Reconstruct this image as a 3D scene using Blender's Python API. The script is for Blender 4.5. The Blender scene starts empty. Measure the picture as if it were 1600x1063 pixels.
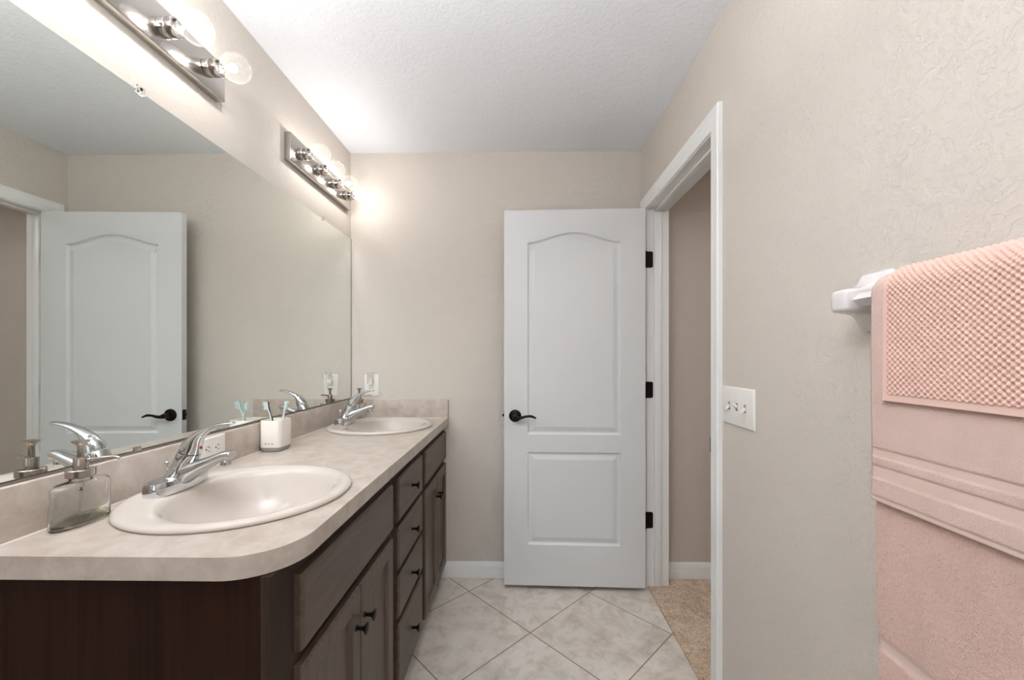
import bpy, bmesh, math, random
from mathutils import Vector, Matrix, noise
random.seed(7)
S = bpy.context.scene
COL = S.collection
PI = math.pi

# ------------------------------------------------------------------ camera
CAM_Z = 1.2658
cd = bpy.data.cameras.new('camera'); cam = bpy.data.objects.new('camera', cd); COL.objects.link(cam)
cam.location = (0, 0, CAM_Z); cam.rotation_euler = (PI / 2, 0, 0.0144)
cd.sensor_width = 36.0; cd.sensor_fit = 'HORIZONTAL'; cd.lens = 629.55 / 1600 * 36
cd.shift_x = -4.1 / 1600; cd.shift_y = (557.37 - 531.5) / 1600
cd.clip_start = 0.02
S.camera = cam

# room dimensions (metres)
XL, XR, YB, YR, ZC = -0.981, 0.690, 2.312, -1.75, 2.44
WT = 0.12                                   # wall thickness
DN, DF, DH = 1.457, 2.213, 2.068            # doorway: near jamb, far jamb, head

# ------------------------------------------------------------------ world, lights, exposure
w = bpy.data.worlds.new('world'); S.world = w; w.use_nodes = True
w.node_tree.nodes['Background'].inputs[0].default_value = (0.75, 0.82, 0.95, 1)
w.node_tree.nodes['Background'].inputs[1].default_value = 0.35
S.view_settings.view_transform = 'Standard'; S.view_settings.look = 'None'
S.view_settings.gamma = 1.0; S.view_settings.use_curve_mapping = False
S.view_settings.exposure = 0.58
S.cycles.sample_clamp_indirect = 0.0; S.cycles.blur_glossy = 0.0
BULB = 80.0

def area(name, loc, rot, sx, sy, power, color):
    d = bpy.data.lights.new(name, 'AREA'); d.shape = 'RECTANGLE'; d.size = sx; d.size_y = sy
    d.energy = power; d.color = color
    o = bpy.data.objects.new(name, d); o.location = loc; o.rotation_euler = rot; COL.objects.link(o); return o
# unseen fill light added behind the camera, set at the rear window
area('rear_fill_light', (-0.15, YR + 0.03, 1.55), (PI / 2, 0, 0), 1.25, 1.15, 3.0, (0.96, 0.985, 1.0))
# unseen fill light added above the camera, aimed up at the ceiling
area('overhead_fill_light', (-0.42, 0.05, 1.93), (PI, 0, 0), 0.30, 0.30, 30.0, (0.965, 0.985, 1.0))
# fill light added to brighten the hall, no lamp known there
area('hall_fill_light', (1.55, 1.3, 2.41), (0, 0, 0), 0.35, 0.35, 3.6, (1.0, 0.94, 0.88))

# ------------------------------------------------------------------ materials
def lin(c):
    return tuple(((x / 255) / 12.92 if x / 255 <= 0.04045 else ((x / 255 + 0.055) / 1.055) ** 2.4) for x in c)

class Mat:
    def __init__(s, name, rgb, rough=0.5, metal=0.0, spec=0.5, **kw):
        m = bpy.data.materials.new(name); m.use_nodes = True; s.m = m
        s.n = m.node_tree.nodes; s.l = m.node_tree.links; s.b = s.n['Principled BSDF']
        s.rgb = lin(rgb) + (1,)
        s.b.inputs['Base Color'].default_value = s.rgb
        s.b.inputs['Roughness'].default_value = rough; s.b.inputs['Metallic'].default_value = metal
        s.b.inputs['Specular IOR Level'].default_value = spec
        for k, v in kw.items(): s.b.inputs[k.replace('_', ' ')].default_value = v
    def node(s, t, **kw):
        n = s.n.new('ShaderNode' + t)
        for k, v in kw.items():
            if k in n.inputs.keys(): n.inputs[k].default_value = v
            else: setattr(n, k, v)
        return n
    def coord(s, scale=(1, 1, 1), rot=(0, 0, 0), loc=(0, 0, 0)):
        t = s.node('TexCoord'); mp = s.node('Mapping')
        mp.inputs['Scale'].default_value = scale; mp.inputs['Rotation'].default_value = rot; mp.inputs['Location'].default_value = loc
        s.l.new(t.outputs['Object'], mp.inputs['Vector']); return mp.outputs['Vector']
    def noise(s, vec, scale, detail=4, rough=0.55, dist=0.0):
        n = s.node('TexNoise'); n.inputs['Scale'].default_value = scale; n.inputs['Detail'].default_value = detail
        n.inputs['Roughness'].default_value = rough; n.inputs['Distortion'].default_value = dist
        s.l.new(vec, n.inputs['Vector']); return n.outputs['Fac']
    def ramp(s, fac, stops):
        r = s.node('ValToRGB'); e = r.color_ramp.elements
        while len(e) < len(stops): e.new(0.5)
        for i, (p, c) in enumerate(stops):
            e[i].position = p; e[i].color = c if len(c) == 4 else tuple(c) + (1,)
        s.l.new(fac, r.inputs['Fac']); return r.outputs['Color']
    def mix(s, fac, a, b, mode='MIX'):
        n = s.node('MixRGB'); n.blend_type = mode
        for i, v in ((0, fac), (1, a), (2, b)):
            if hasattr(v, 'is_output'): s.l.new(v, n.inputs[i])
            elif i == 0: n.inputs[0].default_value = v
            else: n.inputs[i].default_value = tuple(v) + ((1,) if len(v) == 3 else ())
        return n.outputs['Color']
    def base(s, sock): s.l.new(sock, s.b.inputs['Base Color'])
    def bump(s, h, dist=0.001, strength=1.0):
        b = s.node('Bump'); b.inputs['Distance'].default_value = dist; b.inputs['Strength'].default_value = strength
        s.l.new(h, b.inputs['Height'])
        if s.b.inputs['Normal'].is_linked:
            s.l.new(s.b.inputs['Normal'].links[0].from_socket, b.inputs['Normal'])
        s.l.new(b.outputs['Normal'], s.b.inputs['Normal'])
BW = lambda v: (v, v, v, 1)

def plaster(name, rgb, amp=0.0016):
    m = Mat(name, rgb, 0.75, spec=0.25); v = m.coord()
    h1 = m.ramp(m.noise(v, 26, 7, 0.62, 1.6), [(0.50, BW(0)), (0.535, BW(1))])     # trowelled flats
    h2 = m.noise(v, 150, 3)
    m.bump(h1, amp, 0.42); m.bump(m.noise(v, 60, 4, 0.6, 0.8), 0.0040, 0.50); m.bump(h2, 0.0010, 0.4)
    m.base(m.mix(m.noise(v, 2.2, 3), tuple(x * 0.96 for x in m.rgb[:3]), tuple(min(1, x * 1.03) for x in m.rgb[:3])))
    return m.m
M = {}
M['wall'] = plaster('wall_paint', (212, 204, 195))
M['ceiling'] = plaster('ceiling_paint', (240, 243, 248), 0.0007)
M['hall'] = plaster('hall_paint', (208, 197, 187))
def white_paint(name, rgb, rough):
    m = Mat(name, rgb, rough); v = m.coord((60, 60, 3)); m.bump(m.noise(v, 6, 3), 0.0001, 0.1); return m.m
M['rear'] = plaster('bounce_cut_brown_grey', (128, 116, 106))  # unseen rear wall colour, darkened to cut the light bounced forward
M['trim'] = white_paint('white_trim_paint', (238, 238, 237), 0.32)
M['door'] = white_paint('white_door_paint', (220, 221, 222), 0.36)

def tile_material():
    m = Mat('stone_tile', (196, 184, 172), 0.33)
    ts, nx, ny = 0.4556, 0.3672, 2.1677; a = PI / 4
    rx = (nx * math.cos(a) - ny * math.sin(a)) / ts; ry = (nx * math.sin(a) + ny * math.cos(a)) / ts
    v = m.coord((1 / ts,) * 3, (0, 0, a), (-rx, -ry, 0.5))
    br = m.node('TexBrick'); br.offset = 0.0; br.squash = 1.0
    for k, x in (('Scale', 1.0), ('Mortar Size', 0.0062), ('Mortar Smooth', 0.25), ('Bias', 0.0), ('Brick Width', 1.0), ('Row Height', 1.0)):
        br.inputs[k].default_value = x
    br.inputs['Color1'].default_value = BW(0.35); br.inputs['Color2'].default_value = BW(0.65)
    m.l.new(v, br.inputs['Vector'])
    o = m.coord()
    n1 = m.ramp(m.noise(o, 5.5, 8, 0.62, 0.6), [(0.3, lin((192, 181, 170))), (0.5, lin((222, 213, 203))), (0.72, lin((233, 226, 218)))])
    blot = m.ramp(m.noise(o, 13, 7, 0.7, 0.4), [(0.50, BW(0)), (0.66, BW(1))])
    c = m.mix(0.35, n1, n1, 'MULTIPLY'); c = m.mix(0.0, n1, c)
    f = m.node('Math'); f.operation = 'MULTIPLY'; f.inputs[1].default_value = 0.45; m.l.new(blot, f.inputs[0])
    c = m.mix(f.outputs[0], c, lin((168, 152, 138)))
    c = m.mix(0.22, c, br.outputs['Color'], 'OVERLAY')
    c = m.mix(br.outputs['Fac'], c, lin((150, 134, 120)))
    m.base(c)
    r = m.ramp(br.outputs['Fac'], [(0, BW(0.33)), (1, BW(0.85))]); m.l.new(r, m.b.inputs['Roughness'])
    inv = m.node('Invert'); m.l.new(br.outputs['Fac'], inv.inputs['Color'])
    m.bump(inv.outputs['Color'], 0.0015, 0.8); m.bump(m.noise(o, 40, 4), 0.0006, 0.25)
    return m.m
M['tile'] = tile_material()

m = Mat('beige_carpet', (178, 148, 118), 0.95, spec=0.1); v = m.coord()
c = m.ramp(m.noise(v, 110, 5, 0.85), [(0.42, lin((158, 128, 100))), (0.58, lin((246, 222, 196)))])
c = m.mix(0.4, c, m.ramp(m.noise(v, 9, 3, 0.6, 0.8), [(0.35, lin((176, 144, 112))), (0.60, lin((240, 216, 192)))]))
m.base(c); m.bump(m.noise(v, 230, 2, 0.7), 0.006, 0.9); m.bump(m.noise(v, 9, 3, 0.6, 0.8), 0.012, 0.5); m.b.inputs['Sheen Weight'].default_value = 0.2
M['carpet'] = m.m

def laminate(name):
    m = Mat(name, (205, 192, 180), 0.36); v = m.coord()
    c = m.ramp(m.noise(v, 16, 9, 0.68, 0.5), [(0.3, lin((174, 160, 148))), (0.52, lin((193, 181, 170))), (0.74, lin((207, 197, 187)))])
    sp = m.ramp(m.noise(v, 60, 6, 0.75, 0.3), [(0.58, BW(0)), (0.75, BW(1))])
    f = m.node('Math'); f.operation = 'MULTIPLY'; f.inputs[1].default_value = 0.35; m.l.new(sp, f.inputs[0])
    m.base(m.mix(f.outputs[0], c, lin((160, 143, 129)))); m.bump(m.noise(v, 300, 2), 0.0002, 0.3)
    return m.m
M['laminate'] = laminate('stone_pattern_laminate')

def wood(name, axis, dark, light, rough=0.38, spec=0.5):
    sc = {'z': (42, 42, 2.4), 'y': (42, 2.4, 42), 'zf': (70, 70, 1.6)}[axis]
    m = Mat(name, light, rough, spec=spec); v = m.coord(sc)
    n = m.noise(v, 1.0, 5, 0.6, 0.7)
    c = m.ramp(n, [(0.28, lin(dark)), (0.72, lin(light))])
    m.base(c); m.bump(m.noise(v, 2.6, 3), 0.0004, 0.35)
    return m.m
M['wood_v'] = wood('dark_wood_upright_grain', 'z', (72, 57, 48), (100, 83, 72))
M['wood_h'] = wood('dark_wood_level_grain', 'y', (74, 59, 50), (100, 83, 73))
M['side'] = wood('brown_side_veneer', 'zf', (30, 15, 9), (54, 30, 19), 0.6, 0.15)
M['frame'] = wood('gap_shade_frame_wood', 'z', (38, 26, 20), (56, 40, 32), 0.5, 0.3)  # frame colour darkened to carry the shade in gaps between the fronts
M['toe'] = Mat('toe_board_black', (26, 20, 17), 0.6).m
m = Mat('oil_rubbed_bronze', (34, 28, 25), 0.34, 0.75); v = m.coord(); m.bump(m.noise(v, 120, 3), 0.0002, 0.3); M['bronze'] = m.m
M['chrome'] = Mat('polished_chrome', (206, 208, 210), 0.05, 1.0).m
m = Mat('brushed_nickel', (188, 183, 178), 0.15, 1.0); v = m.coord((300, 4, 300)); m.bump(m.noise(v, 1, 2), 0.0001, 0.25); M['nickel'] = m.m
M['pumpmetal'] = Mat('warm_nickel', (178, 168, 160), 0.2, 1.0).m
m = Mat('china_white', (207, 197, 188), 0.045, spec=0.36); M['china'] = m.m
M['ceramic'] = Mat('gloss_white_ceramic', (226, 222, 222), 0.12, Coat_Weight=0.4).m
M['plastic'] = Mat('white_plastic', (234, 231, 226), 0.38).m
M['slot'] = Mat('dark_slot', (44, 38, 35), 0.7).m
M['mirror'] = Mat('mirror_silver', (236, 240, 236), 0.0, 1.0).m
M['mirror_edge'] = Mat('mirror_edge', (84, 80, 74), 0.3, 0.4).m
M['red'] = Mat('red_dot', (176, 34, 28), 0.4).m
M['greyplastic'] = Mat('grey_plastic', (150, 144, 138), 0.5).m
M['holder'] = Mat('warm_white_plastic', (228, 219, 210), 0.42).m
M['black'] = Mat('black_plastic', (30, 34, 38), 0.4).m
M['teal'] = Mat('teal_plastic', (128, 204, 194), 0.4).m
M['bristle'] = Mat('pale_blue_bristle', (214, 232, 236), 0.6).m
M['whitebristle'] = Mat('white_plastic_brush', (228, 230, 228), 0.45).m
M['caulk'] = Mat('white_caulk', (224, 214, 204), 0.6).m

def glass(name, rgb, ior=1.45, rough=0.0):
    return Mat(name, rgb, rough, Transmission_Weight=1.0, IOR=ior).m
M['glass'] = glass('clear_glass', (250, 250, 248))
M['soap'] = glass('pale_yellow_soap', (250, 246, 216), 1.36)
M['clearplastic'] = glass('clear_plastic', (245, 244, 240), 1.3, 0.08)

def thin_shell(name, milk, tint):
    m = bpy.data.materials.new(name); m.use_nodes = True; n = m.node_tree.nodes; l = m.node_tree.links
    n.remove(n['Principled BSDF']); out = n['Material Output']
    tr = n.new('ShaderNodeBsdfTransparent'); tr.inputs[0].default_value = tint
    gl = n.new('ShaderNodeBsdfGlossy'); gl.inputs['Roughness'].default_value = 0.03
    tl = n.new('ShaderNodeBsdfTranslucent'); tl.inputs[0].default_value = (1, 0.98, 0.95, 1)
    lw = n.new('ShaderNodeLayerWeight'); lw.inputs['Blend'].default_value = 0.12
    mr = n.new('ShaderNodeMapRange'); mr.inputs['To Min'].default_value = milk; mr.inputs['To Max'].default_value = min(0.9, milk * 5)
    lf = n.new('ShaderNodeLayerWeight'); lf.inputs['Blend'].default_value = 0.35; l.new(lf.outputs['Facing'], mr.inputs['Value'])
    m1 = n.new('ShaderNodeMixShader'); l.new(mr.outputs[0], m1.inputs[0])
    l.new(tr.outputs[0], m1.inputs[1]); l.new(tl.outputs[0], m1.inputs[2])
    fm = n.new('ShaderNodeMath'); fm.operation = 'MULTIPLY'; fm.inputs[1].default_value = 0.35; l.new(lw.outputs['Fresnel'], fm.inputs[0])
    m2 = n.new('ShaderNodeMixShader'); l.new(fm.outputs[0], m2.inputs[0]); l.new(m1.outputs[0], m2.inputs[1]); l.new(gl.outputs[0], m2.inputs[2])
    l.new(m2.outputs[0], out.inputs['Surface']); return m
M['bulb'] = thin_shell('globe_bulb_glass', 0.009, (1, 1, 1, 1))
M['nightshade'] = thin_shell('thin_clear_plastic', 0.10, (0.97, 0.97, 0.96, 1))
def emitter(name, rgb, st):
    m = bpy.data.materials.new(name); m.use_nodes = True; n = m.node_tree.nodes
    n.remove(n['Principled BSDF']); e = n.new('ShaderNodeEmission'); e.inputs[0].default_value = rgb; e.inputs[1].default_value = st
    m.node_tree.links.new(e.outputs[0], n['Material Output'].inputs['Surface']); return m
M['glow'] = emitter('bulb_glow', (1.0, 0.972, 0.94, 1), BULB)
M['lampshell'] = thin_shell('thin_lamp_glass', 0.3, (1, 1, 1, 1))

def terry(name, rgb, pile=0.002, scale=420, streak=True):
    m = Mat(name, rgb, 0.95, spec=0.08); m.b.inputs['Sheen Weight'].default_value = 0.35; m.b.inputs['Sheen Roughness'].default_value = 0.6
    m.b.inputs['Sheen Tint'].default_value = lin((255, 226, 214)) + (1,)
    v = m.coord((1, 1, 0.7) if streak else (1, 1, 1))
    c = m.ramp(m.noise(v, 14, 4, 0.6), [(0.3, tuple(x * 0.93 for x in m.rgb[:3])), (0.7, tuple(min(1, x * 1.05) for x in m.rgb[:3]))])
    m.base(c); m.bump(m.noise(v, scale, 3, 0.75), pile, 0.85); m.bump(m.noise(v, scale * 0.36, 5, 0.8), pile * 1.2, 0.30)
    return m.m
M['bath'] = terry('pink_long_pile_terry', (226, 192, 182), 0.0062, 230)
M['hand'] = terry('pink_short_pile_terry', (222, 195, 186), 0.0022, 420, False)
M['band'] = Mat('pink_woven_band', (218, 194, 184), 0.8, spec=0.15).m
m = Mat('pink_waffle_cotton', (230, 193, 180), 0.95, spec=0.08); v = m.coord(); m.bump(m.noise(v, 900, 2), 0.0006, 0.6); m.b.inputs['Sheen Weight'].default_value = 0.25
M['wash'] = m.m
M['washhem'] = Mat('pink_hem_cotton', (232, 198, 186), 0.9, spec=0.1).m

# ------------------------------------------------------------------ mesh helpers
def smoothstep(a, b, x):
    t = max(0, min(1, (x - a) / (b - a))); return t * t * (3 - 2 * t)

class MB:
    def __init__(s): s.bm = bmesh.new(); s.mi = 0
    def _tag(s, faces, mi):
        for f in faces: f.material_index = mi; f.smooth = True
    def box(s, x0, x1, y0, y1, z0, z1, bev=0.0, seg=2, mi=0):
        t = bmesh.new(); bmesh.ops.create_cube(t, size=1)
        for v in t.verts:
            v.co = Vector(((x0 + x1) / 2 + v.co.x * (x1 - x0), (y0 + y1) / 2 + v.co.y * (y1 - y0), (z0 + z1) / 2 + v.co.z * (z1 - z0)))
        if bev > 0: bmesh.ops.bevel(t, geom=t.edges[:], offset=bev, segments=seg, profile=0.5, affect='EDGES')
        return s.merge(t, mi)
    def merge(s, t, mi=0, mat=None):
        if mat is not None: bmesh.ops.transform(t, matrix=mat, verts=t.verts)
        bmesh.ops.recalc_face_normals(t, faces=t.faces)
        mp = {v: s.bm.verts.new(v.co) for v in t.verts}
        fs = []
        for f in t.faces:
            try: fs.append(s.bm.faces.new([mp[v] for v in f.verts]))
            except ValueError: pass
        s._tag(fs, mi); t.free(); return s
    def rings(s, rings, closed=True, cap=(True, True), mi=0, flip=None):
        t = bmesh.new(); R = [[t.verts.new(p) for p in r] for r in rings]
        n = len(rings[0])
        for a, b in zip(R, R[1:]):
            for i in range(n if closed else n - 1):
                j = (i + 1) % n; t.faces.new((a[i], a[j], b[j], b[i]))
        if cap[0]: t.faces.new(R[0][::-1])
        if cap[1]: t.faces.new(R[-1])
        return s.merge(t, mi)
    def lathe(s, prof, c=(0, 0, 0), axis='z', seg=32, mi=0, sx=1.0, sy=1.0, cap=(True, True)):
        rs = []
        for r, h in prof:
            r = max(r, 1e-5); ring = []
            for k in range(seg):
                a = 2 * PI * k / seg; p, q = r * math.cos(a) * sx, r * math.sin(a) * sy
                ring.append({'z': (c[0] + p, c[1] + q, c[2] + h), 'x': (c[0] + h, c[1] + p, c[2] + q), 'y': (c[0] + p, c[1] + h, c[2] + q)}[axis])
            rs.append(ring)
        return s.rings(rs, True, cap, mi)
    def tube(s, pts, rad, seg=14, mi=0, flat=(1.0, 1.0), up=(0, 0, 1), sub=5):
        P = [Vector(p) for p in pts]
        R = list(rad) if hasattr(rad, '__len__') else [rad] * len(P)
        if sub > 1 and len(P) > 2:                       # Catmull-Rom
            Q, QR = [], []
            for i in range(len(P) - 1):
                p0, p1, p2, p3 = P[max(i - 1, 0)], P[i], P[i + 1], P[min(i + 2, len(P) - 1)]
                for k in range(sub):
                    t = k / sub
                    Q.append(0.5 * ((2 * p1) + (p2 - p0) * t + (2 * p0 - 5 * p1 + 4 * p2 - p3) * t * t + (3 * p1 - p0 - 3 * p2 + p3) * t ** 3))
                    QR.append(R[i] * (1 - t) + R[i + 1] * t)
            P, R = Q + [P[-1]], QR + [R[-1]]
        up = Vector(up); rs = []
        for i, p in enumerate(P):
            d = (P[min(i + 1, len(P) - 1)] - P[max(i - 1, 0)]).normalized()
            a = up.cross(d)
            if a.length < 1e-4: a = Vector((1, 0, 0)).cross(d)
            a.normalize(); b = d.cross(a)
            rs.append([p + a * math.cos(2 * PI * k / seg) * R[i] * flat[0] + b * math.sin(2 * PI * k / seg) * R[i] * flat[1] for k in range(seg)])
        return s.rings(rs, True, (True, True), mi)
    def prism(s, outer, holes, z0, z1, mi=0):
        """outline with holes in the xy plane, z0..z1"""
        t = bmesh.new(); loops = []
        for lp in [outer] + holes:
            vs = [t.verts.new((x, y, z1)) for x, y in lp]; loops.append(vs)
            for i in range(len(vs)): t.edges.new((vs[i], vs[(i + 1) % len(vs)]))
        bmesh.ops.triangle_fill(t, use_beauty=True, use_dissolve=False, edges=t.edges[:])
        top = t.faces[:]; low = {v: t.verts.new((v.co.x, v.co.y, z0)) for v in t.verts[:]}
        for f in top: t.faces.new([low[v] for v in reversed(f.verts)])
        for vs in loops:
            for i in range(len(vs)):
                j = (i + 1) % len(vs); t.faces.new((vs[i], vs[j], low[vs[j]], low[vs[i]]))
        return s.merge(t, mi)
    def sphere(s, c, r, mi=0, seg=28, sc=(1, 1, 1)):
        t = bmesh.new(); bmesh.ops.create_uvsphere(t, u_segments=seg, v_segments=seg // 2, radius=r)
        for v in t.verts: v.co = Vector((v.co.x * sc[0] + c[0], v.co.y * sc[1] + c[1], v.co.z * sc[2] + c[2]))
        return s.merge(t, mi)
    def build(s, name, mats, parent=None, loc=(0, 0, 0), rot=(0, 0, 0), sharp=35, flat=False):
        me = bpy.data.meshes.new(name); s.bm.to_mesh(me); s.bm.free()
        if flat:
            for p in me.polygons: p.use_smooth = False
        else: me.set_sharp_from_angle(angle=math.radians(sharp))
        for mm in (mats if isinstance(mats, (list, tuple)) else [mats]): me.materials.append(mm)
        o = bpy.data.objects.new(name, me); COL.objects.link(o); o.location = loc; o.rotation_euler = rot
        if parent: o.parent = parent
        return o

def tag(o, label=None, cat=None, group=None, kind=None):
    for k, v in (('label', label), ('category', cat), ('group', group), ('kind', kind)):
        if v: o[k] = v
    return o
def thing(name, loc, label, cat, group=None, rz=0):
    o = bpy.data.objects.new(name, None); o.empty_display_size = 0.05; COL.objects.link(o)
    o.location = loc; o.rotation_euler = (0, 0, rz); return tag(o, label, cat, group)
def struct(o): o['kind'] = 'structure'; return o
def dup_part(o, parent):
    c = o.copy(); COL.objects.link(c); c.parent = parent
    for ch in list(o.children): dup_part(ch, c)
    return c
def dup(o, loc, label):
    kids = list(o.children); c = o.copy(); COL.objects.link(c); c.location = loc; c['label'] = label
    for ch in kids: dup_part(ch, c)
    return c

# ------------------------------------------------------------------ the room
b = MB(); b.box(XL - WT, 0.697, YR - WT, YB + WT, -0.1, 0.0); struct(b.build('floor', M['tile'], flat=True))
b = MB(); b.box(0.697, 2.3, 0.6, YB + WT, -0.1, 0.012); struct(b.build('floor_hall', M['carpet'], flat=True))
b = MB(); b.box(XL - WT, XR + WT, YR - WT, YB + WT, ZC, ZC + 0.1); struct(b.build('ceiling', M['ceiling'], flat=True))
b = MB(); b.box(XR + WT, 2.3, 0.6, YB + WT, ZC, ZC + 0.1); struct(b.build('ceiling_hall', M['ceiling'], flat=True))
b = MB(); b.box(XL - WT, XL, YR, YB, 0, ZC); struct(b.build('wall_left', M['wall'], flat=True))
b = MB(); b.box(XL - WT, XR + WT, YB, YB + WT, 0, ZC); struct(b.build('wall_back', M['wall'], flat=True))
b = MB()
b.box(XR, XR + WT, YR, DN - 0.018, 0, ZC); b.box(XR, XR + WT, DF + 0.018, YB, 0, ZC); b.box(XR, XR + WT, DN - 0.018, DF + 0.018, DH + 0.018, ZC)
struct(b.build('wall_right', M['wall'], flat=True))
# unseen rear wall, with a window added for the fill light
WX0, WX1, WZ0, WZ1 = -0.8, 0.5, 0.95, 2.15
b = MB()
b.box(XL - WT, WX0, YR - WT, YR, 0, ZC); b.box(WX1, XR + WT, YR - WT, YR, 0, ZC)
b.box(WX0, WX1, YR - WT, YR, 0, WZ0); b.box(WX0, WX1, YR - WT, YR, WZ1, ZC)
struct(b.build('wall_rear', M['rear'], flat=True))
b = MB()
for x0, x1, z0, z1 in ((WX0, WX0 + .05, WZ0, WZ1), (WX1 - .05, WX1, WZ0, WZ1), (WX0 + .05, WX1 - .05, WZ0, WZ0 + .05), (WX0 + .05, WX1 - .05, WZ1 - .05, WZ1), (WX0 + .05, WX1 - .05, 1.53, 1.57)):
    b.box(x0, x1, YR - 0.09, YR - 0.03, z0, z1, 0.004)
win = struct(b.build('fill_window_1', M['trim']))
b = MB(); b.box(WX0 + .045, WX1 - .045, YR - 0.062, YR - 0.056, WZ0 + .045, WZ1 - .045); b.build('pane', M['nightshade'], win)
# hall beyond the door
b = MB(); b.box(XR + WT, 2.3, 2.296, 2.296 + WT, 0.012, ZC); struct(b.build('wall_hall_back', M['hall'], flat=True))
b = MB(); b.box(2.2, 2.3, 0.7, 2.296, 0.012, ZC); struct(b.build('wall_hall_side', M['hall'], flat=True))
b = MB(); b.box(XR + WT, 2.3, 0.6, 0.7, 0.012, ZC); struct(b.build('wall_hall_front', M['hall'], flat=True))

def baseboard(name, p0, p1, nrm, z0):
    """moulded board from p0 to p1 along a wall, nrm points into the room"""
    prof = [(0, 0), (0.013, 0), (0.0135, 0.05), (0.0125, 0.053), (0.0125, 0.062), (0.0105, 0.066), (0.0095, 0.074), (0.006, 0.081), (0.004, 0.087), (0, 0.089)]
    b = MB()
    b.rings([[(p[0] + nrm[0] * t, p[1] + nrm[1] * t, z0 + h) for t, h in prof] for p in (p0, p1)], True)
    return struct(b.build(name, M['trim'], sharp=20))
baseboard('baseboard_back', (-0.50, YB), (XR, YB), (0, -1), 0.0)
baseboard('baseboard_hall', (XR + WT, 2.296), (2.2, 2.296), (0, -1), 0.012)
baseboard('baseboard_right', (XR, YR), (XR, DN - 0.07), (-1, 0), 0.0)

# door frame: jambs with stop, and the moulded casing on the bathroom side
b = MB()
J = 0.018
b.box(XR - 0.001, XR + WT + 0.001, DN - J, DN, 0, DH + J); b.box(XR - 0.001, XR + WT + 0.001, DF, DF + J, 0, DH + J); b.box(XR - 0.001, XR + WT + 0.001, DN, DF, DH, DH + J)
jamb = struct(b.build('trim_2', M['trim'], flat=True))
b = MB(); sx0, sx1 = XR + 0.040, XR + 0.078
b.box(sx0, sx1, DN, DN + 0.011, 0.012, DH - 0.011, 0.002); b.box(sx0, sx1, DF - 0.011, DF, 0.012, DH - 0.011, 0.002); b.box(sx0, sx1, DN, DF, DH - 0.011, DH, 0.002)
b.build('door_stop', M['trim'], jamb)
def casing(name, x, sgn):
    prof = [(0, 0), (0, 0.008), (0.005, 0.0105), (0.016, 0.0105), (0.022, 0.0125), (0.030, 0.0125), (0.038, 0.0155), (0.056, 0.0175), (0.063, 0.0175), (0.066, 0.014), (0.066, 0)]
    yn, yf, zi = DN - 0.004, DF + 0.004, DH + 0.004
    b = MB()
    b.rings([[(x - sgn * t, yn - a, 0.0) for a, t in prof], [(x - sgn * t, yn - a, zi + a) for a, t in prof],
             [(x - sgn * t, yf + a, zi + a) for a, t in prof], [(x - sgn * t, yf + a, 0.0) for a, t in prof]], True)
    return struct(b.build(name, M['trim'], sharp=15))
casing('trim_1', XR, 1)
# black strike plate with its lip on the near jamb
b = MB(); b.box(XR + 0.004, XR + 0.036, DN, DN + 0.0018, 0.915, 0.985, 0.0006); b.box(XR - 0.0085, XR + 0.006, DN - 0.003, DN + 0.0014, 0.922, 0.976, 0.0008)
b.build('strike_plate', M['bronze'], jamb)

# ------------------------------------------------------------------ the door leaf (origin at the hinge edge, local -x runs to the free edge)
DW, DT, DHT = 0.757, 0.035, 2.033
door = thing('door_1', (0.668, 2.164, 0.0265), None, None, rz=-0.031); struct(door)
def offset_poly(P, d):
    n = len(P); out = []
    for i in range(n):
        p0, p1, p2 = Vector(P[i - 1]), Vector(P[i]), Vector(P[(i + 1) % n])
        e1, e2 = (p1 - p0).normalized(), (p2 - p1).normalized()
        n1, n2 = Vector((-e1.y, e1.x)), Vector((-e2.y, e2.x))
        k = (n1 + n2); k /= max(1e-6, k.dot(n1)); out.append(tuple(p1 + k * d))
    return out
def door_leaf():
    x0, x1 = -(DW - 0.127), -0.130                       # panel sides
    low = [(x0, 0.220), (x1, 0.220), (x1, 0.722), (x0, 0.722)]
    zs, rise = 1.856, 0.054
    up = [(x0, 0.818), (x1, 0.818)] + [(x1 + (x0 - x1) * k / 32, zs + rise * math.sin(PI * k / 32) ** 1.7) for k in range(33)]
    prof = [(0, 0), (0.004, 0.006), (0.010, 0.0105), (0.017, 0.0105), (0.038, 0.0028), (0.041, 0.002)]
    t = bmesh.new()
    rect = [(-DW, 0), (0, 0), (0, DHT), (-DW, DHT)]
    for side in (0, 1):
        Y = lambda d: d if side == 0 else DT - d
        es = []; loops = []
        for lp in (rect, low, up):
            vs = [t.verts.new((x, Y(0), z)) for x, z in lp]; loops.append(vs)
            for i in range(len(vs)): es.append(t.edges.new((vs[i], vs[(i + 1) % len(vs)])))
        bmesh.ops.triangle_fill(t, use_beauty=True, edges=es)
        for lp, vs in ((low, loops[1]), (up, loops[2])):
            prev = vs
            for d, dep in prof[1:]:
                cur = [t.verts.new((x, Y(dep), z)) for x, z in offset_poly(lp, d)]
                for i in range(len(cur)):
                    j = (i + 1) % len(cur); t.faces.new((prev[i], prev[j], cur[j], cur[i]))
                prev = cur
            t.faces.new(prev)
        if side == 0: front = loops[0]
        else:
            for i in range(4):
                j = (i + 1) % 4; t.faces.new((front[i], front[j], loops[0][j], loops[0][i]))
    b = MB(); b.merge(t); return b
door_leaf().build('door_leaf', M['door'], door, sharp=12)
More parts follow.
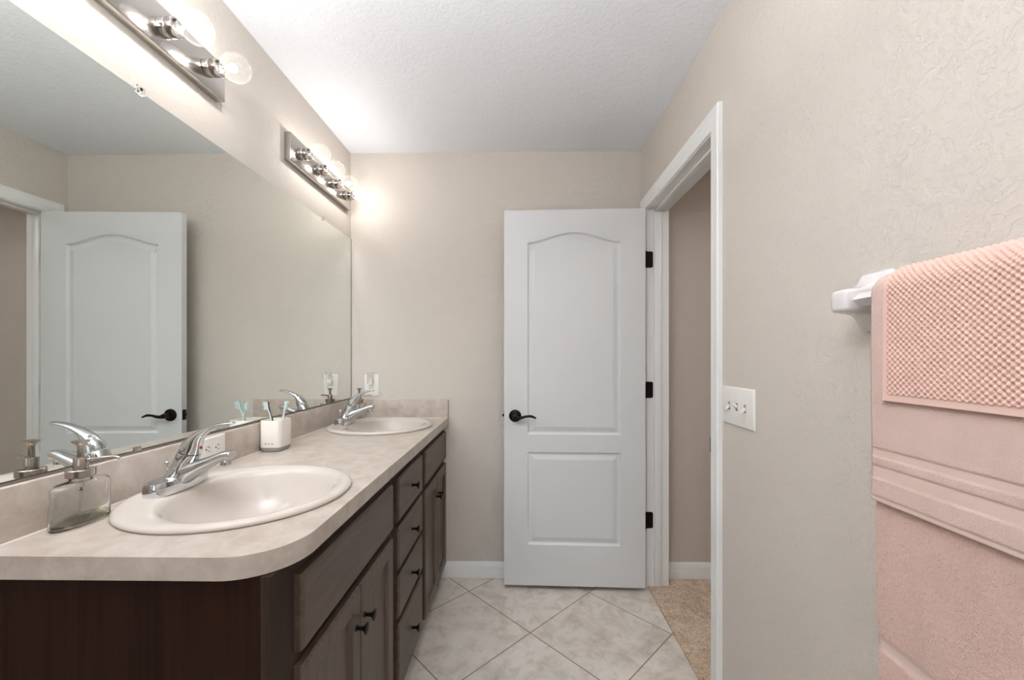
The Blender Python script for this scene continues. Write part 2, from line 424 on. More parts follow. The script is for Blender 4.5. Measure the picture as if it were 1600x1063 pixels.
def lever(sgn):
    """lever set on the face at local y=0 (sgn -1) or y=DT (sgn +1)"""
    y0 = 0 if sgn < 0 else DT
    b = MB(); x, z = -(DW - 0.060), 0.918
    b.lathe([(0.0335, 0), (0.0335, 0.004), (0.031, 0.0075), (0.022, 0.010), (0.014, 0.012), (0.0125, 0.040), (0.0135, 0.046), (0.0125, 0.052), (0.006, 0.055)] if sgn > 0 else
            [(0.0335, 0), (0.0335, -0.004), (0.031, -0.0075), (0.022, -0.010), (0.014, -0.012), (0.0125, -0.040), (0.0135, -0.046), (0.0125, -0.052), (0.006, -0.055)], (x, y0, z), 'y', 32)
    o = b.build('door_handle', M['bronze'], door)
    b = MB(); yy = y0 + sgn * 0.047
    b.tube([(x, yy, z - 0.003), (x + 0.030, yy, z - 0.004), (x + 0.060, yy, z + 0.003), (x + 0.088, yy, z + 0.004), (x + 0.113, yy, z - 0.006)], [0.011, 0.0085, 0.0065, 0.0068, 0.0045], 14, flat=(1.0, 0.72), up=(0, 1, 0))
    b.build('lever', M['bronze'], o)
lever(-1); lever(1)
b = MB(); b.box(-DW - 0.0016, -DW + 0.001, 0.005, 0.030, 0.890, 0.946, 0.0006); b.box(-DW - 0.011, -DW, 0.010, 0.024, 0.911, 0.926, 0.003)
b.build('latch_plate', M['bronze'], door)
for zc in (1.770, 1.058, 0.346):
    b = MB(); b.lathe([(0.0055, -0.045), (0.0072, -0.043), (0.0072, 0.043), (0.0055, 0.045)], (0.010, DT + 0.004, zc), 'z', 16)
    b.box(0.0, 0.0015, 0.004, DT, zc - 0.0445, zc + 0.0445, 0.0005)
    h = b.build('hinge', M['bronze'], door)
for zc in (1.796, 1.084, 0.372):                       # the leaf on the far jamb, corners rounded
    b = MB(); pr = []
    for cx, cz, a0 in ((0.030, 0.0345, 0), (0.000, 0.0445, 90), (0.000, -0.0445, 180), (0.030, -0.0345, 270)):
        if cx == 0.0: pr.append((cx, cz))
        else: pr += [(cx + 0.010 * math.cos(math.radians(a0 + k * 15)) - 0.002, cz + 0.010 * math.sin(math.radians(a0 + k * 15))) for k in range(7)]
    b.rings([[(XR + x - 0.004, y, zc + z) for x, z in pr] for y in (DF - 0.0022, DF + 0.001)], True)
    b.build('hinge_leaf', M['bronze'], jamb)

# ------------------------------------------------------------------ vanity cabinets
FX, FF = -0.425, -0.444                       # front face of the fronts, face of the frame
Z0, Z1 = 0.083, 0.838
def front_slab(parent, name, y0, y1, z0, z1, mat):
    b = MB()
    pts = lambda e, x: [(x, y0 + e, z0 + e), (x, y1 - e, z0 + e), (x, y1 - e, z1 - e), (x, y0 + e, z1 - e)]
    b.rings([pts(0.0, FF), pts(0.0, FX - 0.006), pts(0.0012, FX - 0.0045), pts(0.0035, FX - 0.001), pts(0.0055, FX)], True)
    return b.build(name, mat, parent, sharp=25)
def panel_door(parent, y0, y1, z0, z1):
    f = 0.057; t = bmesh.new(); b = MB()
    pts = lambda e, x: [(x, y0 + e, z0 + e), (x, y1 - e, z0 + e), (x, y1 - e, z1 - e), (x, y0 + e, z1 - e)]
    b.rings([pts(0.0, FF), pts(0.0, FX - 0.006), pts(0.0012, FX - 0.0045), pts(0.0035, FX - 0.001), pts(0.0055, FX),
             pts(f - 0.010, FX), pts(f - 0.008, FX - 0.002), pts(f - 0.005, FX - 0.0015), pts(f, FX - 0.010)], True, (True, False))
    o = b.build('door', M['wood_v'], parent, sharp=25)
    p = MB(); p.box(FX - 0.0135, FX - 0.0095, y0 + f - 0.004, y1 - f + 0.004, z0 + f - 0.004, z1 - f + 0.004); p.build('door_panel', M['wood_v'], o)
    return o
def knob(parent, y, z):
    b = MB()
    b.lathe([(0.0075, 0), (0.0075, 0.002), (0.0045, 0.004), (0.0048, 0.008), (0.0060, 0.0115), (0.0048, 0.014), (0.0062, 0.018), (0.0105, 0.0225), (0.0150, 0.026), (0.0155, 0.0275), (0.0145, 0.029), (0.008, 0.0305), (0.0, 0.031)], (FX, y, z), 'x', 24)
    return b.build('knob', M['bronze'], parent)
def cabinet(name, label, y0, y1, side_mat):
    c = thing(name, (0, 0, 0), label, 'cabinet', 'vanity base cabinets')
    b = MB(); t = 0.016
    b.box(-0.972, FF - 0.019, y0, y0 + t, 0.0, 0.873); b.box(-0.972, FF - 0.019, y1 - t, y1, 0.0, 0.873)
    b.box(-0.972, -0.960, y0 + t, y1 - t, 0.09, 0.873); b.box(-0.960, FF - 0.019, y0 + t, y1 - t, 0.09, 0.106)
    b.build('carcass', side_mat, c, flat=True)
    b = MB(); b.box(FF - 0.019, FF, y0, y1, 0.09, 0.873, 0.001); b.build('face_frame', M['frame'], c)
    b = MB(); b.box(-0.53, -0.515, y0 + t, y1 - t, 0.0, 0.09); b.build('toe_board', M['toe'], c)
    return c
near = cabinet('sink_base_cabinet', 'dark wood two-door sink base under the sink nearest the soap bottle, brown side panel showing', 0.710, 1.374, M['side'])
front_slab(near, 'false_front', 0.783, 1.345, 0.687, Z1, M['wood_h'])
knob(panel_door(near, 0.783, 1.066, Z0, 0.658), 1.040, 0.560); knob(panel_door(near, 1.069, 1.345, Z0, 0.658), 1.096, 0.560)
bank = cabinet('drawer_cabinet', 'dark wood cabinet of four stacked drawers between the two sink bases', 1.375, 1.774, M['frame'])
for z0, z1 in ((0.685, Z1), (0.515, 0.664), (0.345, 0.490), (Z0, 0.319)):
    knob(front_slab(bank, 'drawer', 1.406, 1.747, z0, z1, M['wood_h']), 1.577, (z0 + z1) / 2)
far = cabinet('sink_base_cabinet', 'dark wood two-door sink base in the corner against the back wall', 1.775, 2.309, M['frame'])
front_slab(far, 'false_front', 1.803, 2.302, 0.687, Z1, M['wood_h'])
knob(panel_door(far, 1.803, 2.052, Z0, 0.658), 2.028, 0.560); knob(panel_door(far, 2.055, 2.302, Z0, 0.658), 2.079, 0.560)

# ------------------------------------------------------------------ countertop
CT, CN, CF = 0.916, 0.6926, -0.414
SINKS = ((-0.699, 1.015), (-0.697, 2.006))
SA, SB = 0.2525, 0.240
def ellipse(cx, cy, a, b, n=72): return [(cx + a * math.cos(2 * PI * k / n), cy + b * math.sin(2 * PI * k / n)) for k in range(n)]
top = thing('countertop', (0, 0, CT), 'beige stone-patterned laminate vanity top with a rounded front corner', 'countertop')
R = 0.115
arc = [(CF - R + R * math.sin(PI / 2 * k / 16), CN + R - R * math.cos(PI / 2 * k / 16)) for k in range(17)]
outline = [(XL + 0.001, CN)] + arc + [(CF, YB - 0.001), (XL + 0.001, YB - 0.001)]
b = MB(); b.prism(outline, [ellipse(x, y, SA - 0.025, SB - 0.025) for x, y in SINKS], -0.041, 0.0)
b.build('slab', M['laminate'], top, sharp=30)
b = MB(); b.box(XL + 0.001, XL + 0.020, CN, YB - 0.001, 0.0, 0.104, 0.0015); b.build('backsplash', M['laminate'], top)
b = MB(); b.box(XL + 0.020, CF, YB - 0.020, YB - 0.001, 0.0, 0.104, 0.0015); b.build('side_splash', M['laminate'], top)
b = MB(); b.tube([(XL + 0.0205, CN + 0.002, 0.0), (XL + 0.0205, YB - 0.021, 0.0)], 0.0022, 8); b.tube([(XL + 0.021, YB - 0.0205, 0.0), (CF, YB - 0.0205, 0.0)], 0.0022, 8)
b.build('caulk_line', M['caulk'], top)

# ------------------------------------------------------------------ sinks
def make_sink(loc, label):
    s = thing('sink', loc, label, 'sink', 'drop-in oval sinks'); b = MB()
    def ring(ox, a, bb, z, n=72): return [(ox + a * math.cos(2 * PI * k / n), bb * math.sin(2 * PI * k / n), z) for k in range(n)]
    A, B = SA, SB
    rs = [ring(0, A - 0.027, B - 0.027, 0.0005), ring(0, A - 0.003, B - 0.003, 0.0005), ring(0, A, B, 0.004), ring(0, A - 0.0015, B - 0.0015, 0.009), ring(0, A - 0.007, B - 0.007, 0.0128), ring(0.001, A - 0.015, B - 0.014, 0.0142),
          ring(0.006, A - 0.026, B - 0.024, 0.0138), ring(0.018, A - 0.046, B - 0.032, 0.0120), ring(0.026, 0.195, 0.206, 0.0112), ring(0.0275, 0.190, 0.2008, 0.0095), ring(0.028, 0.1853, 0.1962, 0.0068), ring(0.028, 0.1815, 0.1922, 0.0028), ring(0.028, 0.1785, 0.189, -0.0025),
          ring(0.028, 0.170, 0.180, -0.022), ring(0.028, 0.155, 0.164, -0.055), ring(0.028, 0.130, 0.138, -0.092), ring(0.028, 0.095, 0.100, -0.122), ring(0.028, 0.055, 0.057, -0.140), ring(0.028, 0.024, 0.024, -0.145)]
    b.rings(rs, True, (False, True)); b.build('basin', M['china'], s, sharp=60)
    b = MB(); b.lathe([(0.023, -0.1448), (0.023, -0.142), (0.018, -0.1415), (0.016, -0.1425), (0.0, -0.141)], (0.028, 0, 0), 'z', 28); b.build('drain', M['chrome'], s)
    return s
sink = make_sink((SINKS[0][0], SINKS[0][1], CT), 'white oval drop-in sink nearest the camera, beside the clear soap bottle')
dup(sink, (SINKS[1][0], SINKS[1][1], CT), 'white oval drop-in sink in the corner below the wall outlet')

# ------------------------------------------------------------------ faucets (local: +x to the user, y along the wall)
def make_faucet(loc, label):
    f = thing('faucet', loc, label, 'faucet', 'single-lever chrome faucets')
    b = MB()
    def pill(hx, hy, z, n=40, ox=0.0):
        r = []
        for k in range(n):
            a = 2 * PI * k / n; cc, ss = math.cos(a), math.sin(a)
            r.append((ox + hx * math.copysign(abs(cc) ** 0.7, cc), hy * math.copysign(abs(ss) ** 0.55, ss), z))
        return r
    b.rings([pill(0.0300, 0.084, 0), pill(0.0310, 0.085, 0.003), pill(0.0300, 0.084, 0.023), pill(0.0275, 0.081, 0.0315), pill(0.0215, 0.074, 0.0345), pill(0.012, 0.060, 0.0355)], True)
    b.build('base_plate', M['chrome'], f, sharp=40)
    # body: rises leaning forward from the plate
    b = MB()
    def oval(cx, z, rx, ry, n=28, tilt=0.0):
        return [(cx + rx * math.cos(2 * PI * k / n), ry * math.sin(2 * PI * k / n), z - tilt * rx * math.cos(2 * PI * k / n)) for k in range(n)]
    b.rings([oval(0.000, 0.018, 0.028, 0.050), oval(0.003, 0.030, 0.0275, 0.042), oval(0.010, 0.046, 0.0265, 0.033), oval(0.021, 0.068, 0.025, 0.0275, tilt=.22), oval(0.031, 0.088, 0.0245, 0.0255, tilt=.32), oval(0.0325, 0.091, 0.0235, 0.0245, tilt=.32)], True)
    b.build('body', M['chrome'], f, sharp=40)
    # spout: wide flared arm reaching over the bowl
    b = MB()
    def sec(x, zt, zb, hw, n=24):
        r = []
        for k in range(n):
            a = 2 * PI * k / n; cc, ss = math.cos(a), math.sin(a)
            r.append((x, hw * math.copysign(abs(cc) ** 0.75, cc), (zt + zb) / 2 + (zt - zb) / 2 * math.copysign(abs(ss) ** 0.75, ss)))
        return r
    b.rings([sec(0.000, 0.060, 0.006, 0.030), sec(0.018, 0.066, 0.004, 0.030), sec(0.032, 0.066, 0.014, 0.028), sec(0.050, 0.071, 0.028, 0.0265), sec(0.072, 0.078, 0.042, 0.0235), sec(0.098, 0.087, 0.055, 0.0210),
             sec(0.122, 0.0955, 0.069, 0.0175), sec(0.138, 0.0975, 0.072, 0.0165), sec(0.143, 0.096, 0.075, 0.0145)], True)
    sp = b.build('spout', M['chrome'], f, sharp=40)
    b = MB(); b.lathe([(0.0115, 0.075), (0.0125, 0.072), (0.0125, 0.061), (0.0108, 0.059), (0.0, 0.059)], (0.126, 0, 0), 'z', 24); b.build('aerator', M['chrome'], sp)
    # lever handle: dome that sweeps forward into a thin paddle
    b = MB()
    P = [(0.0335, 0.093, 0.0238, 0.0245), (0.036, 0.102, 0.0235, 0.024), (0.040, 0.112, 0.0215, 0.0225)]
    rs = [oval(cx, z, rx, ry, tilt=.32) for cx, z, rx, ry in P]
    def osec(cx, cz, th, hw, ang, n=28):          # section square to the lever's run
        r = []
        for k in range(n):
            a = 2 * PI * k / n; p = th * math.cos(a)
            r.append((cx + p * math.cos(ang), hw * math.sin(a), cz - p * math.sin(ang)))
        return r
    for t_ in ((0.0475, 0.123, 0.0175, 0.0205, 0.50), (0.056, 0.133, 0.0130, 0.0175, 0.78), (0.067, 0.1425, 0.0095, 0.0152, 0.98), (0.084, 0.1525, 0.0068, 0.0135, 1.15), (0.104, 0.1605, 0.0054, 0.0128, 1.30), (0.126, 0.1655, 0.0044, 0.0125, 1.46), (0.142, 0.1672, 0.0038, 0.0110, 1.55), (0.148, 0.1672, 0.0020, 0.0060, 1.57)):
        rs.append(osec(*t_))
    b.rings(rs, True); h = b.build('lever_handle', M['chrome'], f, sharp=50)
    b = MB(); b.lathe([(0.0042, 0), (0.0042, 0.0022), (0.003, 0.003)], (0.0600, 0, 0.104), 'x', 16); tag(b.build('temperature_dot', M['red'], h), 'red dot')
    b = MB(); b.tube([(-0.026, 0, 0.024), (-0.0275, 0, 0.062)], 0.0022, 10); b.sphere((-0.0276, 0, 0.064), 0.0055, seg=16); b.build('lift_rod', M['chrome'], f)
    return f
FZ = CT + 0.0118
faucet = make_faucet((-0.884, 1.026, FZ), 'chrome single-lever faucet on the near sink, beside the soap bottle')
dup(faucet, (-0.882, 2.018, FZ), 'chrome single-lever faucet on the corner sink by the wall outlet')

# ------------------------------------------------------------------ mirror
mir = thing('wall_mirror', (XL, 0, 1.026), 'large frameless mirror above the vanity counter', 'mirror')
MZ = 1.945 - 1.026
b = MB(); b.box(0.0005, 0.0055, 0.70, YB - 0.003, 0.0, MZ); b.build('backing', M['mirror_edge'], mir)
b = MB(); b.box(0.0055, 0.0060, 0.7005, YB - 0.0035, 0.0005, MZ - 0.0005); b.build('mirror_glass', M['mirror'], mir)
b = MB(); b.box(0.0058, 0.0064, 0.70, YB - 0.003, 0.0, 0.0028); b.box(0.0058, 0.0064, YB - 0.0075, YB - 0.003, 0.0028, MZ)  # bottom strip is worn edge; corner strip stands in for the gap's shadow
tag(b.build('edge_line', M['mirror_edge'], mir), 'dark mirror edge, worn along the bottom, gap shadow painted at the corner')
for y in (1.018, 1.978):
    b = MB(); b.box(0.0062, 0.0105, y - 0.011, y + 0.011, MZ - 0.008, MZ + 0.012, 0.002); b.lathe([(0.004, 0.0105), (0.003, 0.012)], (0, y, MZ + 0.005), 'x', 12)
    tag(b.build('mirror_clip', M['clearplastic'], mir), 'clear plastic clip')
for y in (1.011, 1.965):
    b = MB(); b.box(0.0062, 0.009, y - 0.009, y + 0.009, 0.0, 0.010, 0.001); tag(b.build('mirror_clip', M['nickel'], mir), 'small metal clip')

# ------------------------------------------------------------------ vanity lights
def make_light(loc, label):
    """local: y along the wall, +x out of the wall, z centre of the plate"""
    L = thing('vanity_light', loc, label, 'light fixture', 'four-globe vanity light bars')
    b = MB(); b.box(0.0005, 0.029, -0.300, 0.300, -0.0575, 0.0575, 0.0025); b.build('back_plate', M['nickel'], L)
    for y in (-0.225, -0.075, 0.075, 0.225):
        b = MB(); b.lathe([(0.0235, 0.029), (0.0245, 0.030), (0.0245, 0.047), (0.0238, 0.048), (0.0245, 0.049), (0.0245, 0.067), (0.0235, 0.068), (0.020, 0.068), (0.019, 0.060), (0.0, 0.060)], (0, y, 0), 'x', 32)
        b.build('lamp_socket', M['nickel'], L)
        b = MB(); cx = 0.118; prof = [(0.0125, 0.061), (0.013, 0.070), (0.0155, 0.076), (0.0215, 0.084)]
        for k in range(15):
            a = math.radians(150 - k * 150 / 14); prof.append((0.041 * math.sin(a) + 0.0002, cx + 0.041 * math.cos(a)))
        b.lathe(prof, (0, y, 0), 'x', 36, cap=(True, True)); bulb = b.build('bulb', M['bulb'], L)
        b = MB(); b.sphere((0.108, y, 0), 0.0125, seg=24); b.build('filament', M['glow'], bulb)
        b = MB(); b.lathe([(0.006, 0.066), (0.005, 0.080), (0.003, 0.088), (0.0015, 0.0905)], (0, y, 0), 'x', 12); b.build('stem', M['glass'], bulb)
    return L
LZ = 2.142
vl = make_light((XL, 1.955, LZ), 'brushed nickel light bar with four glowing globe bulbs in the far corner')
dup(vl, (XL, 0.986, LZ), 'brushed nickel light bar nearest the camera, two globe bulbs in view')

# ------------------------------------------------------------------ uplighter bowl added out of view to carry the overhead fill light
cl = thing('fill_uplighter', (-0.42, 0.05, ZC), 'added nickel bowl uplighter, unseen, giving fill light over the near end of the vanity', 'lamp')
b = MB(); b.lathe([(0.065, 0.0), (0.065, -0.012), (0.05, -0.022), (0.008, -0.026), (0.006, -0.60), (0.0, -0.60)], seg=32); b.build('stem', M['nickel'], cl)
b = MB(); b.lathe([(0.0, -0.608), (0.10, -0.598), (0.18, -0.57), (0.235, -0.518), (0.238, -0.513), (0.231, -0.513), (0.176, -0.564), (0.098, -0.592), (0.0, -0.601)], seg=44); b.build('bowl', M['nickel'], cl)

# ------------------------------------------------------------------ outlets and switch
def plate_mb(w, h, t=0.006):
    b = MB()
    p = lambda e, d: [(-w / 2 + e, -d, -h / 2 + e), (w / 2 - e, -d, -h / 2 + e), (w / 2 - e, -d, h / 2 - e), (-w / 2 + e, -d, h / 2 - e)]
    b.rings([p(0, 0), p(0, 0.002), p(0.003, t - 0.001), p(0.006, t)], True); return b
def outlet(o, ang=False):
    """two sockets on a plate, local: plate in xz, facing -y"""
    for sz in (-0.0195, 0.0195):
        b = MB(); r = []
        for k in range(28):
            a = 2 * PI * k / 28; r.append((0.0172 * math.cos(a), max(-0.0118, min(0.0118, 0.0172 * math.sin(a)))))
        b.rings([[(x, -d, z * 1.15 + sz) for x, z in r] for d in (0.005, 0.0075)], True)
        so = b.build('socket_face', M['plastic'], o)
        b = MB()
        b.box(-0.0075, -0.0055, -0.0078, -0.0070, sz - 0.002, sz + 0.007); b.box(0.0055, 0.0075, -0.0078, -0.0070, sz - 0.001, sz + 0.006)
        b.lathe([(0.0026, -0.0070), (0.0026, -0.0078)], (0, 0, sz - 0.0075), 'y', 14); b.build('slots', M['slot'], so)
    b = MB(); b.lathe([(0.003, -0.006), (0.0028, -0.0068), (0.001, -0.0072)], (0, 0, 0), 'y', 14); b.build('screw', M['plastic'], o)
ob = thing('wall_outlet', (-0.857, YB - 0.0004, 1.100), 'white outlet on the back wall in the corner, clear night light plugged in', 'outlet', 'white wall outlets')
plate_mb(0.082, 0.124).build('cover_plate', M['plastic'], ob); outlet(ob)
ol = thing('wall_outlet', (XL + 0.0204, 1.236, CT + 0.066), 'white sideways outlet set in the backsplash behind the near faucet', 'outlet', 'white wall outlets')
ol.rotation_euler = (0, PI / 2, PI / 2)
plate_mb(0.070, 0.114).build('cover_plate', M['plastic'], ol); outlet(ol)
nl = thing('night_light', (-0.857, YB - 0.008, 1.120), 'small clear plastic night light plugged into the corner outlet', 'night light')
b = MB(); b.box(-0.013, 0.013, -0.020, -0.0005, -0.016, 0.014, 0.004); b.build('plug_body', M['plastic'], nl)
b = MB(); b.lathe([(0.008, 0.014), (0.009, 0.022), (0.008, 0.034), (0.003, 0.040)], (0, -0.011, 0), 'z', 18); b.build('night_bulb', M['glass'], nl)
b = MB(); b.lathe([(0.019, -0.006), (0.0195, 0.02), (0.017, 0.055)], (0, -0.018, 0), 'z', 28, sy=0.8, cap=(False, False)); b.build('shade', M['nightshade'], nl)
sw = thing('light_switch', (XR - 0.0004, 1.281, 1.1065), 'white triple toggle switch plate beside the doorway', 'switch', rz=-PI / 2)
plate_mb(0.180, 0.123, 0.007).build('cover_plate', M['plastic'], sw)
for k, x in enumerate((-0.046, 0, 0.046)):
    b = MB(); b.box(x - 0.0055, x + 0.0055, -0.0078, -0.0062, -0.0125, 0.0125, 0.0004); f_ = b.build('toggle_slot', M['greyplastic'], sw)
    dn = -1 if k != 1 else 1
    b = MB(); b.rings([[(x - 0.0042, -0.006, -0.005), (x + 0.0042, -0.006, -0.005), (x + 0.0042, -0.006, 0.005), (x - 0.0042, -0.006, 0.005)],
                       [(x - 0.0035, -0.021, dn * 0.010 - 0.0035), (x + 0.0035, -0.021, dn * 0.010 - 0.0035), (x + 0.0035, -0.021, dn * 0.010 + 0.0035), (x - 0.0035, -0.021, dn * 0.010 + 0.0035)]], True)
    b.build('toggle', M['plastic'], sw)
    for z in (-0.030, 0.030):
        b = MB(); b.lathe([(0.0032, -0.007), (0.003, -0.0078), (0.001, -0.0082)], (x, 0, z), 'y', 12); b.build('screw', M['plastic'], sw)

# ------------------------------------------------------------------ soap dispensers
def make_soap(loc, label, mat):
    s = thing('soap_dispenser', loc, label, 'soap dispenser', 'glass soap dispensers')
    hx, hy = 0.027, 0.056
    def ov(z, k, kx=None, n=56):
        kx = k if kx is None else kx
        return [(hx * kx * math.cos(2 * PI * i / n), hy * k * math.sin(2 * PI * i / n), z) for i in range(n)]
    def circ(z, r, n=56): return [(r * math.cos(2 * PI * i / n), r * math.sin(2 * PI * i / n), z) for i in range(n)]
    b = MB()
    rs = [ov(0.0, 0.90), ov(0.001, 0.95), ov(0.005, 1.0), ov(0.078, 1.0), ov(0.084, 0.97), ov(0.088, 0.88, 0.9), circ(0.0905, 0.020), circ(0.092, 0.0175), circ(0.099, 0.0175),
          circ(0.099, 0.0150), circ(0.090, 0.0150), ov(0.0860, 0.84, 0.84), ov(0.082, 0.94, 0.91), ov(0.077, 0.968, 0.935), ov(0.0065, 0.968, 0.935), ov(0.004, 0.93, 0.89)]
    b.rings(rs, True); b.build('bottle', M['glass'], s, sharp=60)
    b = MB(); b.rings([ov(0.0045, 0.92, 0.87), ov(0.0068, 0.966, 0.933), ov(0.0125, 0.966, 0.933)], True); b.build('liquid_soap', M['soap'], s)
    b = MB(); b.tube([(0, 0, 0.10), (0, 0, 0.06), (0.002, -0.008, 0.016)], [0.006, 0.0024, 0.0024], 12); b.build('dip_tube', M['clearplastic'], s)
    b = MB(); b.lathe([(0.0225, 0.0985), (0.0235, 0.0995), (0.0235, 0.113), (0.0225, 0.114), (0.0120, 0.1145), (0.0118, 0.136), (0.0108, 0.138), (0.0058, 0.1385), (0.0055, 0.160), (0.0080, 0.166), (0.0145, 0.1715), (0.0150, 0.173), (0.013, 0.1735), (0.0, 0.172)], seg=32)
    p = b.build('pump', mat, s)
    b = MB(); b.tube([(0.008, 0.004, 0.131), (0.030, 0.012, 0.1335), (0.052, 0.020, 0.134), (0.060, 0.022, 0.131)], [0.0042, 0.0038, 0.0034, 0.003], 12); b.build('pump_spout', mat, p)
    return s
soap = make_soap((-0.922, 0.832, CT + 0.0006), 'clear glass soap dispenser nearly empty at the near end of the counter', M['pumpmetal'])
dup(soap, (-0.893, 2.222, CT + 0.0006), 'soap dispenser half hidden behind the far faucet in the corner').rotation_euler = (0, 0, 0.0)

# ------------------------------------------------------------------ toothbrush holder and brushes
hx, hy = 0.040, 0.042
hold = thing('toothbrush_holder', (-0.918, 1.500, CT + 0.0004), 'white square toothbrush holder with three dots, standing between the sinks', 'toothbrush holder')
def rrect(hx, hy, r, z, n=7):
    pts = []
    for cx, cy, a0 in ((hx - r, hy - r, 0), (-hx + r, hy - r, 90), (-hx + r, -hy + r, 180), (hx - r, -hy + r, 270)):
        for k in range(n): a = math.radians(a0 + 90 * k / (n - 1)); pts.append((cx + r * math.cos(a), cy + r * math.sin(a), z))
    return pts
b = MB()
b.rings([rrect(hx, hy, 0.018, 0.016), rrect(hx, hy, 0.018, 0.112), rrect(hx - 0.0015, hy - 0.0015, 0.017, 0.114), rrect(hx - 0.004, hy - 0.004, 0.015, 0.114), rrect(hx - 0.0045, hy - 0.0045, 0.0145, 0.112), rrect(hx - 0.005, hy - 0.005, 0.014, 0.03)], True)
b.build('cup', M['holder'], hold, sharp=40)
b = MB(); b.rings([rrect(hx - 0.007, hy - 0.007, 0.016, 0.0), rrect(hx - 0.003, hy - 0.003, 0.018, 0.003), rrect(hx - 0.0005, hy - 0.0005, 0.018, 0.012), rrect(hx - 0.001, hy - 0.001, 0.018, 0.0162)], True)
tag(b.build('base_ring', M['greyplastic'], hold), 'grey base ring')
b = MB(); b.box(-0.034, -0.004, -0.030, 0.030, 0.098, 0.104, 0.002); b.build('divider', M['holder'], hold)
for x in (-0.012, 0.0, 0.012):
    b = MB(); b.lathe([(0.0022, -hy - 0.0004), (0.0022, -hy + 0.001)], (x, 0, 0.030), 'y', 12); tag(b.build('dot', M['slot'], hold), 'small dark dot')
def make_brush(loc, rot, label, handle, grip, bris):
    """local z up the handle, bristles toward -x"""
    t = thing('toothbrush', loc, label, 'toothbrush', 'toothbrushes in the holder'); t.rotation_euler = rot
    b = MB(); b.tube([(0, 0, 0), (0.001, 0, 0.05), (0.003, 0, 0.085), (0.001, 0, 0.108), (-0.002, 0, 0.124), (-0.002, 0, 0.148)], [0.0048, 0.0055, 0.0042, 0.0030, 0.0034, 0.0046], 14, flat=(1.15, 0.8), up=(1, 0, 0)); b.build('handle', handle, t)
    b = MB(); b.tube([(0.0036, 0, 0.02), (0.0052, 0, 0.05), (0.0066, 0, 0.085), (0.0036, 0, 0.108), (0.0012, 0, 0.130), (0.001, 0, 0.150)], [0.0026, 0.0034, 0.0028, 0.0018, 0.0030, 0.0036], 10, up=(1, 0, 0)); b.build('grip', grip, t)
    b = MB()
    for i in range(7):
        for j in (-1, 0, 1):
            z = 0.124 + i * 0.0042; L = 0.0105 + 0.0012 * math.sin(i * 1.7)
            b.tube([(-0.004, j * 0.0028, z), (-0.004 - L, j * 0.0033, z + 0.0008)], 0.0013, 7, sub=1)
    b.build('bristles', bris, t)
    return t
bz = CT + 0.033
make_brush((-0.917, 1.483, bz), (0.02, -0.12, 0.3), 'black and white toothbrush leaning at the left of the holder', M['whitebristle'], M['black'], M['bristle'])
make_brush((-0.908, 1.518, bz), (0.0, -0.16, 2.75), 'pale teal toothbrush standing at the back right of the holder', M['whitebristle'], M['teal'], M['bristle'])

# ------------------------------------------------------------------ towel bar
TX, TZ = 0.634, 1.372
tb = thing('towel_bar', (XR, 0.785, TZ), 'white ceramic towel bar on the right wall', 'towel bar')
def make_post(dy):
    b = MB()
    def sec(x, h_y, h_z, r):
        rr = rrect(h_y, h_z, r, 0, 6); return [(x, dy + p[0], p[1]) for p in rr]
    b.rings([sec(-0.0005, .038, .057, .010), sec(-0.006, .038, .057, .010), sec(-0.011, .0345, .053, .010), sec(-0.018, .030, .044, .010), sec(-0.028, .0255, .034, .009), sec(-0.040, .0225, .0265, .008),
             sec(-0.052, .0215, .0235, .008), sec(-0.066, .021, .0225, .008), sec(-0.074, .020, .0215, .008), sec(-0.0785, .017, .0185, .008), sec(-0.080, .012, .013, .008)], True)
    return b.build('bracket', M['ceramic'], tb, sharp=50)
make_post(0); make_post(-0.62)
b = MB(); q = 0.0125
b.rings([[(TX - XR + q, y, 0), (TX - XR, y, q), (TX - XR - q, y, 0), (TX - XR, y, -q)] for y in (-0.018, -0.602)], True); b.build('bar', M['ceramic'], tb, flat=True)

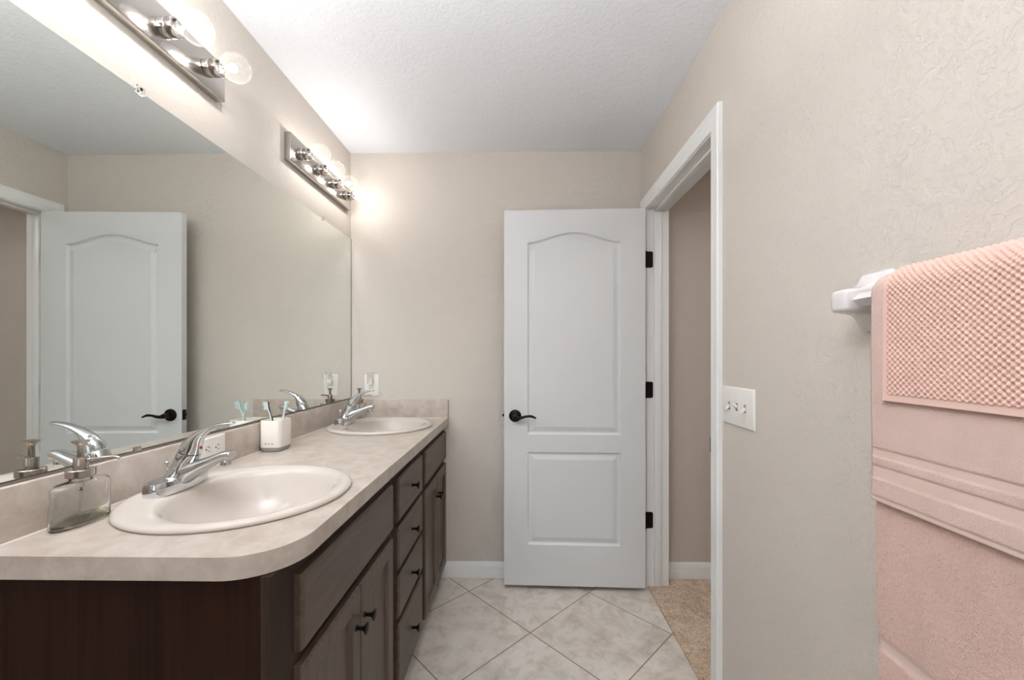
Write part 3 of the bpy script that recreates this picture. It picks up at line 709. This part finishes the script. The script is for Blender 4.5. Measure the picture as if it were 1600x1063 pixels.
# ------------------------------------------------------------------ towels
def drape(front_z, back_z, rf, rt, nf=60, na=20):
    """profile over the bar in xz: outer path from front hem up over the bar and down the back; rf radius, rt thickness"""
    out = []
    for k in range(nf + 1): out.append((-rf, front_z + (0 - front_z) * k / nf))
    for k in range(1, na):
        a = PI - PI * k / na; out.append((rf * math.cos(a), rf * 0.92 * math.sin(a)))
    for k in range(13): out.append((rf, back_z * k / 12))
    return out
def towel(name, y0, y1, zf, zb, r, th, mats, band_fn, ny=40, nf=60, hang=0.0, wob=0.002, seed=1, edge_round=True, micro=None, na=20):
    """closed towel mesh: two layered sheets joined all round; local z=0 at the bar"""
    t = bmesh.new(); prof = drape(zf, zb, r, th, nf, na)
    n = len(prof); grid = []
    for layer in (0, 1):
        g = []
        for i, (x, z) in enumerate(prof):
            p0, p1 = prof[max(i - 1, 0)], prof[min(i + 1, n - 1)]
            dx, dz = p1[0] - p0[0], p1[1] - p0[1]; L = math.hypot(dx, dz) or 1; nx, nz = -dz / L, dx / L
            row = []
            for j in range(ny + 1):
                s_ = j / ny; y = y0 + (y1 - y0) * s_
                e = min(s_, 1 - s_) * abs(y1 - y0)
                ed = 1.0 if not edge_round else math.sqrt(max(0, 1 - (1 - min(1, e / (th * 0.6))) ** 2)) if e < th * 0.6 else 1.0
                depth = th * (0.5 + 0.5 * ed) if layer == 0 else th * (0.5 - 0.5 * ed)
                if layer == 0: depth -= band_fn(z, x)
                if micro and layer == 0: depth += micro(i, y, z, x)
                wv = wob * noise.noise(Vector((y * 9 + seed, z * 5, x * 8))) * min(1.0, max(0, -z) * 8)
                yy = y + 0.0035 * noise.noise(Vector((z * 7 + seed * 3, x * 20, s_ * 0.5))) * (1.0 if micro is None else 0.4)
                row.append(t.verts.new((x + nx * (depth - th) * 1.0 + (wv if x < 0 else 0), yy, z + nz * (depth - th))))
            g.append(row)
        grid.append(g)
    for layer in (0, 1):
        g = grid[layer]
        for i in range(n - 1):
            for j in range(ny):
                f = t.faces.new((g[i][j], g[i][j + 1], g[i + 1][j + 1], g[i + 1][j]))
                x, z = prof[i]; zz = (prof[i][1] + prof[i + 1][1]) / 2
                f.material_index = 1 if (layer == 0 and band_fn(zz, x) != 0) else 0
    a, c = grid
    for i in range(n - 1):
        t.faces.new((a[i][0], a[i + 1][0], c[i + 1][0], c[i][0])); t.faces.new((a[i][ny], c[i][ny], c[i + 1][ny], a[i + 1][ny]))
    for j in range(ny):
        t.faces.new((a[0][j], c[0][j], c[0][j + 1], a[0][j + 1])); t.faces.new((a[-1][j], a[-1][j + 1], c[-1][j + 1], c[-1][j]))
    bmesh.ops.recalc_face_normals(t, faces=t.faces)
    me = bpy.data.meshes.new(name); t.to_mesh(me); t.free()
    for p in me.polygons: p.use_smooth = True
    for mm in mats: me.materials.append(mm)
    o = bpy.data.objects.new(name, me); COL.objects.link(o); o.location = (TX, 0, TZ)
    return o
Zr = lambda z: z - TZ
bt = lambda z, x: 0.0022 if (x < 0 and Zr(0.772) < z < Zr(0.794)) else 0.0
o = towel('bath_towel', 0.700, 0.345, Zr(0.62), Zr(0.66), 0.0290, 0.0145, [M['bath'], M['band']], bt, ny=50, nf=150, wob=0.004, seed=2)
tag(o, 'long fluffy pink bath towel hanging lowest on the white bar', 'towel')
def ht(z, x):
    if x > 0: return 0.0
    for a, c in ((1.099, 1.1126), (1.0617, 1.0835), (1.0225, 1.0335)):
        if Zr(a) < z < Zr(c): return 0.0016
    return 0.0
o = towel('hand_towel', 0.698, 0.350, Zr(1.0235), Zr(1.03), 0.0385, 0.0092, [M['hand'], M['band']], ht, ny=50, nf=170, wob=0.0025, seed=5)
tag(o, 'pink hand towel with two woven bands, folded over the bath towel', 'towel')
def wf(i, y, z, x):
    if (z < Zr(1.2045) and x < 0) or y > 0.656: return -0.0008
    p = 0.0092; sl = z if i <= 170 else 0.045 * PI * (i - 170) / 90 if i <= 260 else 0.045 * PI - z
    u_, v_ = y / p * 2 * PI, sl / p * 2 * PI
    k = math.sin(u_) * math.sin(v_)
    return 0.0020 * (abs(k) ** 0.7 * (1 if k > 0 else -1))
hemf = lambda z, x: 0.0001 if (x < 0 and z < Zr(1.2045)) else 0.0
o = towel('washcloth', 0.667, 0.380, Zr(1.194), Zr(1.20), 0.0450, 0.0062, [M['wash'], M['washhem']], hemf, ny=270, nf=170, wob=0.0012, seed=9, micro=wf, na=90)
tag(o, 'small peach pink waffle-weave washcloth, topmost of the hanging towels', 'towel')
